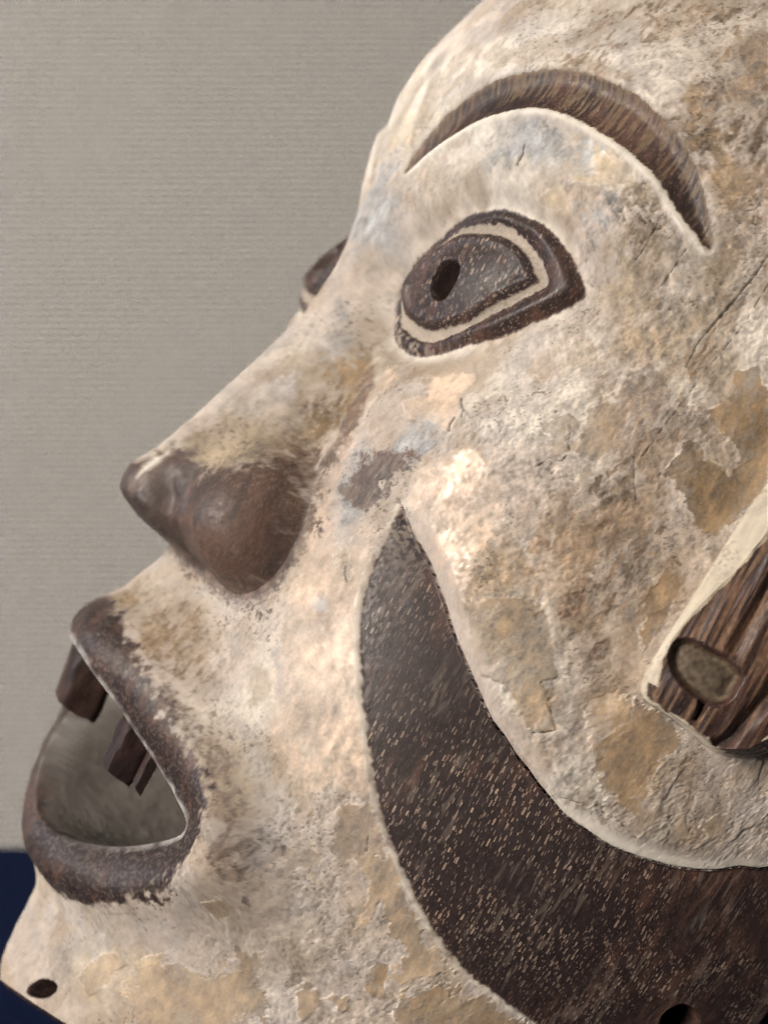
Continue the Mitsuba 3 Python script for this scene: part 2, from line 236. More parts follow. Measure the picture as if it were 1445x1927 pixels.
 (0.3,0.25,0.5,0,'O2',[(1.19,5.90),(1.59,6.26),(1.93,6.11),(1.66,5.78),(1.32,5.61)]),
 (0.2,0.15,0.55,0,'Y',[(-0.26,6.87),(-0.00,7.13),(0.47,6.94),(0.61,6.62),(0.34,6.45)]),
 (0.2,0.15,0.35,0,'Y',[(0.94,7.05),(1.35,7.39),(1.54,7.31),(1.23,6.85)]),
 (0.4,0.4,0.7,0,'B',[(3.47,8.08),(3.68,8.88),(3.86,9.35),(4.17,9.76),(3.46,9.98),(2.95,9.24),(2.97,8.60)]),
 (0.35,0.4,0.75,0,'B',[(3.30,9.91),(3.39,10.51),(4.67,11.06),(5.20,10.93),(5.03,10.52),(4.20,10.32),(3.68,9.94)]),
 (0.1,0.1,0.6,0,'O',[(4.90,9.00),(5.11,9.02),(5.30,8.80),(5.12,8.58)]),
 (0.3,0.3,0.5,0,'Y',[(1.88,-10.35),(2.08,-9.76),(2.58,-9.33),(2.93,-9.30),(2.83,-9.91),(2.51,-10.46)]),
 (0.35,0.35,0.8,0,'B',[(7.46,0.47),(7.76,1.23),(8.20,1.36),(8.43,0.57),(8.07,0.09),(7.75,0.12)]),
 (0.3,0.2,0.9,0,'G',[(0.14,4.21),(-0.15,5.15),(-0.14,5.66),(0.36,5.95),(0.81,4.93),(0.75,4.40),(0.39,4.05)]),
 (0.3,0.2,0.9,0,'G',[(0.80,1.91),(0.62,2.98),(0.89,3.52),(1.16,3.25),(1.23,2.69),(1.01,2.23),(1.02,0.94),(0.76,0.98)]),
 (0.25,0.25,0.9,-0.01,'G',[(2.07,6.05),(2.57,6.55),(2.93,6.95),(3.52,7.40),(3.91,7.40),(4.15,6.98),(3.87,6.66),(3.30,6.26),(2.51,6.03)]),
 (0.12,0.18,0.85,-0.02,'D',[(2.82,0.21),(2.80,0.54),(3.13,0.94),(3.55,1.07),(3.72,0.88),(3.49,0.56),(3.50,0.25),(3.28,-0.08),(3.02,-0.03)]),
 (0.25,0.2,0.9,-0.01,'G',[(2.62,0.30),(2.75,0.90),(3.07,1.45),(3.61,1.78),(4.07,1.56),(4.03,1.02),(3.64,0.52),(3.72,-0.30),(3.35,-0.58),(2.88,-0.26)]),
 (0.15,0.15,0.6,0,'G2',[(2.44,1.36),(2.28,1.72),(2.50,2.10),(3.10,2.38),(3.30,2.20),(2.72,1.91),(2.71,1.44)]),
 (0.4,0.3,0.45,0,'G',[(1.93,-3.22),(2.89,-2.65),(3.87,-2.65),(4.03,-2.97),(3.65,-3.59),(3.78,-4.35),(2.80,-4.38),(1.99,-3.87)]),
 (0.02,0.02,0.8,-0.03,'G',[(3.42,-2.05),(3.42,-1.86),(3.55,-1.83),(3.68,-1.93),(3.62,-2.07),(3.51,-2.11)]),
 (0.4,0.3,0.4,0,'G',[(3.55,-4.89),(4.53,-5.04),(5.02,-4.65),(5.59,-5.54),(5.60,-6.58),(6.29,-7.24),(5.53,-7.46),(4.75,-6.59)]),
 (0.35,0.3,0.5,-0.012,'G2',[(6.14,4.12),(6.63,4.45),(7.07,4.03),(7.11,3.42),(7.08,2.90),(6.69,2.90),(6.31,3.66)]),
 (0.3,0.3,0.5,-0.012,'G2',[(8.03,-1.86),(8.39,-1.27),(8.81,-1.97),(8.84,-2.26),(8.45,-2.35),(7.79,-2.28)]),
 (0.3,0.3,0.5,0,'G2',[(10.30,-2.31),(10.57,-1.88),(11.05,-1.47),(11.22,-1.71),(10.99,-2.12),(10.76,-2.43)]),
 (0.3,0.3,0.5,0,'G2',[(12.00,-2.04),(11.82,-1.26),(12.24,-0.99),(13.26,-1.79),(12.52,-2.16)]),
 (0.3,0.3,0.5,0,'G',[(4.94,2.09),(5.09,2.37),(5.38,2.11),(5.31,1.76),(5.03,1.72)]),
 (0.35,0.3,0.4,0,'G',[(6.09,6.02),(6.38,6.24),(6.90,5.74),(6.67,5.17),(6.23,5.36)]),
 (0.35,0.3,0.45,0,'G',[(1.48,-10.28),(1.45,-10.88),(2.18,-10.59),(2.70,-8.75),(2.27,-8.93)]),
 (0.3,0.2,0.35,0,'G2',[(4.43,3.88),(4.78,4.44),(5.11,4.79),(5.35,4.30),(4.94,3.69)]),
 (0.2,0.25,0.7,0,'G2',[(0.59,0.30),(0.69,1.21),(0.80,2.05),(0.86,2.51),(0.95,1.77),(1.09,1.04),(0.97,0.22)]),
 (0.2,0.25,0.75,0,'B2',[(0.71,-1.23),(1.40,-0.75),(1.55,-0.04),(1.37,0.41),(1.75,0.34),(2.00,-0.06),(1.93,-0.38),(1.84,-0.99),(1.49,-1.35)]),
 (0.2,0.25,0.8,-0.01,'G',[(4.33,6.26),(4.59,6.48),(4.91,6.38),(4.91,6.09),(4.55,5.96),(4.33,6.05)]),
 (0.2,0.25,0.8,0,'G',[(0.66,6.18),(0.77,5.75),(0.72,5.31),(0.34,5.72),(0.38,6.28)]),
 (0.2,0.25,0.7,0,'G',[(1.59,6.26),(2.04,6.64),(2.32,6.59),(2.13,6.25),(1.77,6.03)]),
 (0.2,0.3,0.6,0,'B',[(6.16,3.14),(6.39,4.13),(7.14,4.28),(7.66,3.71),(7.56,2.95),(7.01,2.66)]),
 (0.25,0.3,0.6,0,'B',[(7.06,-2.87),(7.96,-2.60),(8.89,-2.55),(9.43,-2.91),(8.81,-2.99),(7.96,-3.01)]),
 (0.02,0.06,0.8,0.03,'O2',[(2.03,-10.36),(2.18,-9.81),(2.45,-9.52),(2.73,-9.59),(2.60,-10.07),(2.35,-10.41)]),
 (0.02,0.05,0.8,0.035,'O2',[(5.83,-8.25),(5.93,-7.98),(6.18,-8.04),(6.28,-8.44),(6.07,-8.60)]),
 (0.02,0.05,0.8,0.03,'O2',[(4.11,-7.55),(4.40,-7.25),(4.52,-7.36),(4.29,-7.71)]),
 (0.14,0.12,0.75,0,'B2',[(1.48,2.19),(1.73,1.12),(1.91,0.09),(2.33,-0.87),(2.48,-1.54),(2.66,-1.46),(2.52,-0.75),(2.28,0.05),(2.19,1.00),(1.99,1.95)]),  # brown grime down the nose crease, its shading deepened in the colour
 (0.06,0.06,0.6,-0.03,'B',[(7.43,6.04),(7.23,5.27),(7.17,4.60),(7.30,4.56),(7.39,5.20),(7.57,5.97)]),
]
CRACKS = [
 (0.012,[(6.08,2.29),(6.04,2.17),(5.94,2.15),(5.83,2.13),(5.77,1.99),(5.70,1.87)]),
 (0.018,[(3.95,2.40),(4.03,2.30),(4.15,2.22),(4.19,2.09)]),
 (0.022,[(4.08,2.03),(4.07,1.88),(4.11,1.79)]),
 (0.008,[(7.71,-1.55),(7.87,-1.66),(7.96,-1.78),(8.06,-1.89),(7.92,-1.99),(7.72,-2.11)]),
 (0.006,[(7.70,6.39),(7.70,6.29),(7.65,5.62),(7.53,5.07),(7.40,4.56),(7.36,4.07),(7.26,3.50),(7.20,2.96),(7.13,2.62)]),
 (0.012,[(5.95,-5.06),(6.03,-5.30)]),
 (0.012,[(3.59,-1.16),(3.66,-1.31),(3.76,-1.39)]),
 (0.005,[(8.62,-2.87),(9.34,-2.74),(9.90,-2.78),(10.35,-2.90)]),
 (0.01,[(7.06,2.79),(7.29,2.35),(7.46,2.09)]),
 (0.01,[(6.09,2.40),(6.00,2.48),(5.95,2.66)]),
 (0.014,[(3.12,6.89),(3.17,6.72),(3.15,6.52)]),
 (0.02,[(7.47,6.83),(7.44,6.40),(7.34,5.95),(7.21,5.50),(7.08,4.96),(7.09,4.56)]),
 (0.012,[(6.26,6.28),(6.20,5.98),(6.12,5.59)]),
 (0.012,[(5.67,6.48),(5.63,6.10),(5.54,5.81)]),
]
TOOTH = [((-0.55, 3.82, -4.85), (-0.65, 3.68, -6.32)), ((1.45, 3.02, -5.30), (1.45, 3.02, -6.68)), ((1.95, 2.72, -5.60), (1.95, 2.72, -6.66))]

# broad washes of dirt: (q, U, radius q, radius U, colour, strength)
WASHES = [(8.2, 1.2, 1.6, 2.2, 'B', 0.55), (8.5, 6.5, 1.8, 2.6, 'B', 0.45), (9.5, -1.8, 2.2, 1.2, 'B', 0.35), (6.5, 5.6, 1.0, 1.4, 'BG', 0.5), (7.0, 3.0, 1.5, 1.0, 'B', 0.35),
          (3.2, -5.6, 0.9, 1.3, 'BG', 0.5), (4.5, -8.3, 2.0, 1.3, 'G2', 0.4), (5.5, 9.5, 1.2, 1.2, 'B', 0.4), (7.2, -0.6, 1.0, 1.6, 'O2', 0.45), (1.4, 1.5, 0.7, 1.8, 'BG', 0.5),
          (2.6, 6.9, 1.2, 0.8, 'G', 0.4), (1.0, 5.0, 0.6, 1.3, 'G', 0.5), (7.6, 9.6, 1.6, 1.6, 'pink', 0.6), (3.0, -11.0, 1.5, 0.7, 'O2', 0.5), (5.3, -10.4, 1.6, 0.8, 'O2', 0.6)]

# ------------------------------------------------------------------ noise over the mask's skin
_LAT = {}


def nz2(x, y, seed=0, order=3):
    """smooth noise in [0, 1] over the plane"""
    if seed not in _LAT:
        _LAT[seed] = np.random.default_rng(100 + seed).random((192, 192)).astype(np.float32)
    return map_coordinates(_LAT[seed], [np.asarray(y, np.float32) + 64, np.asarray(x, np.float32) + 64], order=order, mode='grid-wrap', output=np.float32)


def fb2(x, y, seed=0, octaves=3):
    return sum(0.5 ** (o + 1) * nz2(x * 2 ** o + 13 * o, y * 2 ** o + 7 * o, seed + o) for o in range(octaves)) / (1 - 0.5 ** octaves)


# ------------------------------------------------------------------ the skin: a sheet over angle and height, every carved feature displaced along the radius
RES = 1.0
tq = np.concatenate([np.arange(-16.0, -4.0, 0.12), np.arange(-4.0, 0.4, 0.05), np.arange(0.4, 15.95, 0.0205 * RES), [15.95]])
s_dense = np.arange(0, 1, 0.0215 * RES / 24.0)
RIM = PC([0, 1, 2.1, 4, 6, 8, 10, 12, 13.5, 15.7, 17], [-11.75, -11.45, -11.22, -10.95, -10.4, -9.4, -8.3, -7.2, -6.5, -5.3, -4.6])
UTOP = 11.6
th1 = tq / 10
Ur = RIM(np.abs(tq))
Q, S = np.meshgrid(tq, s_dense)
Ug = Ur[None, :] + (UTOP - Ur[None, :]) * S
extra = np.linspace(UTOP, 15.5, 40)
Q = np.vstack([Q, np.repeat(tq[None], 40, 0)])
Ug = np.vstack([Ug, np.repeat(extra[:, None], len(tq), 1)])
TH = Q / 10
R0 = macro(TH, Ug).astype(np.float32)
AQ = np.abs(Q).astype(np.float32)
U32 = Ug.astype(np.float32)
near = Q > -0.6
SH = {k: np.array(v) for k, v in SHAPES.items()}


def boxed(poly, margin, only_near=False):
    lo, hi = np.min(poly, 0) - margin, np.max(poly, 0) + margin
    b = (AQ > lo[0]) & (AQ < hi[0]) & (U32 > lo[1]) & (U32 < hi[1])
    return b & near if only_near else b


def sd_field(poly, margin, only_near=False, closed=True):
    b = boxed(poly, margin, only_near)
    out = np.full(Q.shape, 9.0, np.float32)
    if b.any():
        out[b] = polysd(poly, AQ[b], U32[b], closed)
    return out


hh = np.zeros(Q.shape, np.float32)
grain_j = (nz2(AQ * 14, U32 * 2.2, 1) - 0.5)            # ragged along the grain
# brow
sb = sd_field(spl(SH['brow'], 5), 1.0)
up_edge, low_edge = SH['brow'][:19], np.vstack([SH['brow'][18:], SH['brow'][:1]])
bb = sb < 0.6
d_up, d_lo = np.full(Q.shape, 9.0, np.float32), np.full(Q.shape, 9.0, np.float32)
d_up[bb] = polysd(up_edge, AQ[bb], U32[bb], False)
d_lo[bb] = polysd(low_edge, AQ[bb], U32[bb], False)
fr = d_lo / (d_lo + d_up + 1e-6)
browdepth = sst(0.0, 0.35, -sb + 0.05)
hh -= (0.06 + 0.11 * fr * (sb < 0.06)) * sst(0.07, -0.28, sb)
lowside = (d_lo < d_up)
hh -= np.where((sb >= 0) & lowside, 0.0, 0)
hh = gaussian_filter(hh, 2.2)
lows = sst(-0.15, 0.15, d_up - d_lo)
hh += (0.03 + 0.05 * lows) * np.exp(-((sb - 0.1) / 0.13) ** 2)
# eye
se = sd_field(spl(SH['eye'], 5), 1.2)
sr = sd_field(spl(SH['ring'], 5), 1.0)
sl = sd_field(spl(SH['ball'], 5), 1.0)
sp = sd_field(spl(SH['pupil'], 5), 0.6)
he = np.zeros_like(hh)
he -= np.where(se > 0, 0.20 * np.exp(-(se / 0.24) ** 2), 0.20)
he += np.where(se < 0.02, 0.25 * sst(0.02, -0.20, se) - 0.09 * sst(0.22, 0.0, sr), 0)
he -= 0.10 * sst(0.02, -0.05, sr) * sst(-0.1, 0.0, sl)
he += np.where(sl < 0, -0.10 * sst(-0.1, 0.0, sl) * 0 + 0.20 * np.sqrt(np.clip(1 - (1 + np.clip(sl, -1.0, 0) / 1.0) ** 2, 0, 1)) - 0.03, 0)
he = gaussian_filter(he, 2.6)
ball = sst(-0.10, -0.30, sl)
he = he * (1 - ball) + gaussian_filter(he, 15) * ball
hh += he
hh -= 0.55 * sst(0.02, -0.10, sp)
# cheek band
je, ce = spl(SH['jawedge'], 4, False), spl(SH['cheekedge'], 4, False)
ring = np.vstack([SH['jawedge'], [(14.6, -6.6), (16.2, -5.0), (16.2, -1.0)], SH['cheekedge'][::-1]])
wobble = np.interp(np.arange(len(je)), np.arange(0, len(je), 3), np.random.default_rng(11).normal(0, 0.018, len(np.arange(0, len(je), 3))))
je = je + wobble[:, None] * np.array([1.0, 0.6])
wobble = np.interp(np.arange(len(ce)), np.arange(0, len(ce), 3), np.random.default_rng(12).normal(0, 0.022, len(np.arange(0, len(ce), 3))))
ce = ce + wobble[:, None] * np.array([-0.6, 1.0])
ringf = np.vstack([je, [(14.6, -6.6), (16.2, -5.0), (16.2, -1.0)], ce[::-1]])
sc = sd_field(ringf, 2.4)
cb = sc < 2.3
d_j, d_c = np.full(Q.shape, 9.0, np.float32), np.full(Q.shape, 9.0, np.float32)
d_j[cb] = polysd(je, AQ[cb], U32[cb], False)
d_c[cb] = polysd(ce, AQ[cb], U32[cb], False)
fc = d_j / (d_j + d_c + 1e-6)
tip = sst(0.0, 1.6, np.hypot(AQ - 3.9, U32 - 0.3))
cheekside = d_c < d_j
cs = sst(-0.15, 0.35, d_j - d_c) * sst(0.05, 0.8, np.hypot(AQ - 3.9, U32 - 0.3))
depth_c = 0.09 + 0.17 * tip
edgefade = 0.35 + 0.65 * sst(10.0, 7.0, AQ)
depth_c = depth_c * edgefade
hh -= (0.045 * tip + 0.02 + (depth_c + 0.02) * fc ** 1.3 * (sc < 0.05)) * sst(0.05, -0.05, sc) - 0 * fc
hh -= np.where(sc >= 0, depth_c * (1 - np.clip(sc / 0.46, 0, 1)) ** 2 * cs, 0)
hh += cs * 0.06 * np.exp(-((sc - 0.8) / 0.45) ** 2)
# ear
sf = sd_field(spl(SH['earfoot'], 4), 1.2)
st = sd_field(SH['eartop'], 1.5) - 0.07
sh = sd_field(spl(SH['earhole'], 4), 0.8)
ss = sd_field(SH['earslit'], 0.5)
k1 = sd_field(SH['earcrease'], 0.6, False, False)
k2 = sd_field(SH['earcrease2'], 0.6, False, False)
tt = np.clip(sf / (sf - st - 1e-6), 0, 1)
tt = np.where(sf > 0, 0, np.where(st < 0, 1, np.clip(-sf / (np.maximum(st, 0) - sf + 1e-6), 0, 1)))
earh = 1.1 * (tt ** 0.8)
earh = np.where(st < 0, 1.1 + 0.10 * sst(0, -0.5, st) , earh)
hh += earh
hh -= 0.14 * np.exp(-(np.maximum(sf, 0) / 0.3) ** 2) * (sf < 1) * (sf > 0) * 0.0
hh += 0.10 * np.clip(1 - np.maximum(sf, 0) / 0.4, 0, 1) ** 2 * (sf < 1)
hh -= 0.26 * sst(0.03, -0.10, sh) - 0.10 * sst(-0.1, -0.35, sh)
hh -= 0.22 * sst(0.02, -0.06, ss)
hh -= 0.22 * np.exp(-(k1 / 0.12) ** 2) + 0.10 * np.exp(-(k2 / 0.10) ** 2)
# holes bored through the rim
h1, h2 = sd_field(spl(SH['rimhole'], 4), 0.5, True), sd_field(spl(SH['rimhole2'], 4), 0.5, True)
hole = np.minimum(h1, h2)
hh -= 1.5 * sst(0.02, -0.03, hole)
# far twin of the ear stays: features repeat over |angle|

# ------------------------------------------------------------------ regions
PTX = ((R0 + hh) * np.sin(TH)).astype(np.float32)
msd = np.full(Q.shape, 9.0, np.float32)
mb = (AQ < 6) & (U32 < -2) & (U32 > -11)
Xb = (R0 * np.sin(TH))[mb]
msd[mb] = polysd(MS[:, :2], Xb, U32[mb])
upl = sst(-7.2, -6.3, U32 + .18 * (R0 * np.sin(TH)))
xl = R0 * np.sin(TH)
lipw = 0.90 + 0.16 * upl + 0.22 * (1 - upl)
lipd = msd - lipw                                     # <0 on the lips
# ------------------------------------------------------------------ paint: colours of the layers
COL = {'base': (0.43, 0.368, 0.308), 'cream': (0.65, 0.60, 0.525), 'pink': (0.42, 0.352, 0.302), 'O': (0.235, 0.165, 0.098), 'O2': (0.31, 0.232, 0.155), 'Y': (0.40, 0.32, 0.205),
       'P': (0.47, 0.362, 0.275), 'B': (0.20, 0.145, 0.098), 'B2': (0.12, 0.075, 0.052), 'BG': (0.235, 0.19, 0.135), 'BY': (0.20, 0.14, 0.08), 'G': (0.265, 0.268, 0.268),
       'G2': (0.35, 0.315, 0.29), 'D': (0.10, 0.07, 0.07)}
C3 = {k: np.array(v, np.float32) for k, v in COL.items()}
reg = (AQ < 4.6) & (U32 > -10.6) & (U32 < 3.6)
wreg = (sst(4.6, 3.9, AQ) * sst(-10.6, -9.8, U32) * sst(3.6, 2.6, U32))[reg].astype(np.float32)
M3 = np.stack([(R0 * np.sin(TH))[reg], (R0 * np.cos(TH))[reg], Ug[reg]], -1)


def n3(field, sx, su, seed):
    """replace a noise field by solid noise where the nose and lips stand out steeply"""
    field[reg] = field[reg] * (1 - wreg) + wreg * meshkit.noise(M3 * [sx, sx, su], seed).astype(np.float32)
    return field


n_big = fb2(AQ * 0.35 + 5, U32 * 0.35, 10, 3)
n_mid = n3(fb2(AQ * 1.3, U32 * 1.0, 14, 4), 1.9, 1.6, 14)
n_fine = n3(nz2(AQ * 9, U32 * 6, 20), 9, 6, 20)
streak = n3(nz2(AQ * 13, U32 * 2.4, 21), 13, 2.6, 21) * 0.6 + n3(nz2(AQ * 28, U32 * 6, 22), 28, 6, 22) * 0.4
n_px = n3(nz2(AQ * 22, U32 * 18, 23), 22, 18, 23)
n_px2 = nz2(AQ * 40, U32 * 34, 24, 1)


def lay(c, col, a):
    return c * (1 - a[..., None]) + C3[col] * a[..., None]


col = np.empty(Q.shape + (3,), np.float32)
col[:] = C3['base']
col = lay(col, 'cream', sst(0.42, 0.62, n_big) * 0.7)
col = lay(col, 'cream', np.float32(0.9) * sst(5.0, 2.4, AQ + 0.8 * (n_mid - 0.5)) * sst(3.5, 6.5, U32))          # front of the forehead painted paler, its brighter light put into the colour
col = lay(col, 'pink', sst(0.45, 0.65, fb2(AQ * 0.5 + 30, U32 * 0.5, 30, 2)) * 0.6)
col = lay(col, 'G2', sst(0.55, 0.75, n_mid) * 0.5)
col = lay(col, 'O2', sst(0.60, 0.76, fb2(AQ * 0.9 + 60, U32 * 0.8, 33, 3)) * 0.35)
mot = fb2(AQ * 0.9 + 20, U32 * 0.8, 110, 5)
mot = n3(mot, 1.6, 1.4, 110)
mot2 = fb2(AQ * 1.6 + 40, U32 * 1.3, 120, 5)
col = lay(col, 'G2', sst(0.54, 0.64, mot) * 0.55)
col = lay(col, 'O2', sst(0.57, 0.64, mot2) * 0.40)
col = lay(col, 'B', sst(0.60, 0.72, fb2(AQ * 2.2 + 70, U32 * 1.2, 130, 4)) * 0.40 * np.clip(0.3 + streak, 0, 1))
for cx_, cy_, rx_, ry_, key, amp in WASHES:
    e = np.exp(-((AQ - cx_) / rx_) ** 2 - ((U32 - cy_) / ry_) ** 2).astype(np.float32) * near
    col = lay(col, key, np.clip(amp * e * (0.25 + 1.5 * sst(0.35, 0.65, mot * 0.5 + mot2 * 0.5 + 0.15 * (streak - 0.5))), 0, 0.9))
chalk = np.ones(Q.shape, np.float32)                  # 1 = powdery chalk, 0 = smooth waxy coat
rag1 = n3(nz2(AQ * 2.6, U32 * 2.6, 40), 2.6, 2.6, 40) - 0.5
rag2 = n3(nz2(AQ * 7, U32 * 7, 41), 7, 7, 41) - 0.5
rag3 = n3(nz2(AQ * 18, U32 * 16, 42), 18, 16, 42) - 0.5
rag4 = nz2(AQ * 38, U32 * 34, 44) - 0.5
rag = rag1 * 1.2 + rag2 * 1.2 + rag3 * 0.9 + rag4 * 0.45
bare = np.zeros(Q.shape, np.float32)                  # how far the wood shows
for soft, ragged, amp, hgt, key, poly in PATCHES:
    sd = sd_field(spl(np.array(poly), 3) if soft > 0.08 else np.array(poly), 0.6 + 2 * soft, True)
    sel = sd < 8
    d = sd + rag * ragged * 1.6
    sf_ = soft * (1 + 5 * sst(0.50, 0.72, n_mid + 0.2 * rag2)) if soft < 0.08 else soft
    a = np.where(sel, sst(sf_, -sf_, d), 0).astype(np.float32)
    tex = 0.82 + 0.36 * (n_fine - 0.5) + 0.3 * (n_mid - 0.5)
    if key in ('B', 'B2', 'BG', 'BY'):
        a = a * np.clip(0.1 + 1.2 * sst(0.3, 0.65, 0.5 * streak + 0.5 * mot + 0.25 * (n_px - 0.5)), 0, 1.15)
        bare = np.maximum(bare, np.where(key == 'B2', 0.55, 0.22) * a * sst(0.52, 0.72, streak))
    if key == 'D':
        bare = np.maximum(bare, a * 0.9 * np.clip(0.4 + streak, 0, 1))
    if key in ('G', 'G2'):
        a = a * sst(0.34, 0.58, mot * 0.6 + n_mid * 0.4 + 0.2 * (streak - 0.5) + 0.15 * rag2)
    if key in ('O', 'O2', 'P', 'Y'):
        a = a * np.clip(0.84 + 1.0 * (n_mid - 0.5) + 0.45 * (n_fine - 0.5) + 0.3 * (n_px - 0.5), 0, 1)
    aa = np.clip(a * amp, 0, 1)
    edge = np.where(sel & (hgt > 0.008), np.exp(-((d - 0.012) / 0.022) ** 2), 0).astype(np.float32)
    shade = (1 + 0.5 * (n_mid - 0.5) + 1.3 * (mot2 - 0.5) + 0.35 * (n_fine - 0.5) + 0.4 * (streak - 0.5) + 0.25 * (n_px2 - 0.5))[..., None]
    col = col * (1 - aa[..., None]) + np.clip(C3[key] * shade, 0, 1) * aa[..., None]
    if hgt > 0.008:
        chalk = chalk * (1 - 0.9 * np.clip(a, 0, 1))
        col = lay(col, 'cream', edge * 0.35 * sst(0.42, 0.62, nz2(AQ * 1.7, U32 * 1.7, 43)))
        hh += hgt * np.where(sel, sst(0.02, -0.02, d), 0) * (0.15 + 0.75 * sst(0.40, 0.62, nz2(AQ * 1.4 + 8, U32 * 1.4, 45))) 
    else:
        hh += hgt * a
# brown grime caught in the pits
grit1 = nz2(AQ * 26, U32 * 20, 50)
grit2 = nz2(AQ * 12, U32 * 8, 51)
pit = (msd > 0.05) * sst(0.62, 0.88, nz2(AQ * 24, U32 * 13, 53)) * sst(0.38, 0.72, fb2(AQ * 0.9 + 9, U32 * 0.9, 52, 3) + 0.25 * (streak - 0.5)) * chalk
col *= (1 - 0.22 * pit[..., None])
specks = sst(0.35, 0.8, -gaussian_filter(np.random.default_rng(6).normal(size=Q.shape).astype(np.float32), 0.7) + 0.6 * (n_px - 0.5)) * sst(0.50, 0.68, fb2(AQ * 1.3 + 31, U32 * 1.1, 58, 4)) * chalk * (msd > 0.05)
col *= (1 - 0.5 * specks[..., None])
calm = 0.42 + 0.58 * sst(3.6, 6.2, AQ + 1.2 * (n_big - 0.5))
col = np.clip(col * (1 + (calm * (0.40 * (n_px - 0.5) + 0.34 * (n_px2 - 0.5) + 0.34 * (streak - 0.5) + 0.8 * (mot - 0.5) + 0.4 * (n_fine - 0.5)))[..., None] * (0.35 + 0.65 * chalk[..., None])), 0.01, 0.95)
# cracks
for w, line in CRACKS:
    d = sd_field(np.array(line), 0.3, True, False) + rag3 * 0.02
    a = np.exp(-(np.maximum(d, 0) / w) ** 2) * (d < 0.3)
    col *= (1 - 0.75 * a[..., None])
    hh -= 0.02 * a
nosetip = np.exp(-((AQ - 0.30) / 0.05) ** 2 - ((U32 + 1.25) / 0.35) ** 2) * (Q > 0)
# white chalk in the carved edges
def chalk_line(mask, amount):
    global col
    col = lay(col, 'cream', np.clip(mask * amount, 0, 1).astype(np.float32))


chalk_line(np.exp(-((sb - 0.07) / 0.075) ** 2) * lows * (sb < 1) * (0.6 + 0.7 * n_mid + 0.4 * (n_fine - 0.5)), 1.0)
chalk_line(np.exp(-((sc - 0.02) / 0.04) ** 2) * (~cheekside) * (sc < 1) * np.clip(2.4 * (n_mid + 0.5 * (n_fine - 0.5)) - 0.55, 0, 1), 0.9)
chalk_line(np.exp(-(np.maximum(se, 0) / 0.20) ** 2) * (se < 1) * np.clip(2 * n_mid - 0.4 + 0.6 * (n_fine - 0.5), 0, 1), 0.7)
chalk_line(np.exp(-((sc - 0.10) / 0.16) ** 2) * cs * (sc < 1) * sst(6.5, 9.5, AQ) * (0.4 + 1.1 * n_mid), 0.9)
earside = sst(0.02, -0.03, sf) * (sf < 1)
col = col * (1 - 0.9 * earside[..., None]) + 0.9 * earside[..., None] * np.array((0.50, 0.44, 0.34), np.float32) * (1 - 0.30 * sst(0.5, 0.8, n_px) * sst(0.45, 0.6, n_mid) + 0.5 * (n_mid - 0.5) + 0.3 * (streak - 0.5))[..., None]
ringz = sst(0.02, -0.02, sr)
col = col * (1 - ringz[..., None]) + ringz[..., None] * np.array((0.36, 0.305, 0.25), np.float32) * (0.7 + 0.6 * n_mid + 0.5 * (n_px - 0.5) - 0.35 * sst(0.6, 0.75, n_px))[..., None]
bev = sst(0.50, 0.30, sc + 0.15 * rag2) * cs * (sc < 1) * sst(9.0, 6.5, AQ)
col = lay(col, 'pink', (0.7 * bev).astype(np.float32))
chalk = chalk * (1 - 0.7 * bev)
# relief of the chalk
pocket0 = sst(0.0, -0.1, msd)
cov = 1 - np.maximum.reduce([sst(0.03, -0.03, sb), sst(0.02, -0.03, se), sst(0.02, -0.02, sc), sst(0.02, -0.03, st), sst(0.1, -0.1, lipd) * (msd > -1)])
white = gaussian_filter(np.random.default_rng(5).normal(size=Q.shape).astype(np.float32), 0.8)
terr = fb2(AQ * 1.9 + 3, U32 * 1.6, 80, 5)
terr2 = fb2(AQ * 3.3 + 50, U32 * 2.6, 90, 4)
region_r = 0.45 + 0.95 * sst(3.0, 7.5, AQ + 0.5 * (U32 < -4) * 3)
plates = sst(0.49, 0.515, terr) * 0.011 + sst(0.54, 0.56, terr) * 0.009 + sst(0.52, 0.545, terr2) * 0.006
rough = sst(0.40, 0.62, fb2(AQ * 0.7 + 7, U32 * 0.6, 95, 3))
grain_rel = 0.013 * (fb2(AQ * 12, U32 * 7, 97, 3) - 0.5)
hh += cov * (1 - pocket0) * (1 - 0.8 * np.exp(-(np.maximum(sc, 0) / 0.45) ** 2)) * (chalk * (region_r * plates + (0.35 + 0.9 * rough) * region_r * 1.3 * (grain_rel + 0.0042 * white)) + 0.0008 * white + 0.006 * (streak - 0.5) * (0.4 + chalk) + 0.010 * (n_mid - 0.5))
shal = (sst(0.50, 0.54, terr) * (1 - sst(0.54, 0.58, terr)) * chalk)
col *= (1 - 0.10 * shal[..., None])
hh -= cov * (0.008 * pit + 0.008 * specks)

# ------------------------------------------------------------------ where the wood is bare (weight of paint over wood)
rg = grain_j * 0.05 + (nz2(AQ * 34, U32 * 7, 60) - 0.5) * 0.05
w_brow = (sst(0.09, -0.07, sb + rg * 0.4) * (1 - lows) + sst(0.03, -0.03, sb + rg * 0.6) * lows) * np.where((Q < 0) & (AQ < 4), 0.35, 1.0)
w_eye = sst(0.02, -0.03, se + rg * 0.5) * (1 - sst(0.015, -0.015, sr + 0.045 + rag3 * 0.05) * sst(-0.015, 0.015, sl + 0.01 + rg * 0.4))
w_band = sst(0.02, -0.025, sc + 0.03 * (~cheekside) - 0.01 * cheekside + rag3 * 0.04 + rag2 * 0.03)
st_w = np.where(U32 < -0.42 + 0.0 * AQ, np.minimum(st, sf + 0.05), st)
w_ear = sst(0.02, -0.03, st_w + 0.04 + rg * 0.6 + rag2 * 0.05)
rag_lip = rag1 * 0.15 + rag2 * 0.16 + rag3 * 0.10 + (streak - 0.5) * 0.25
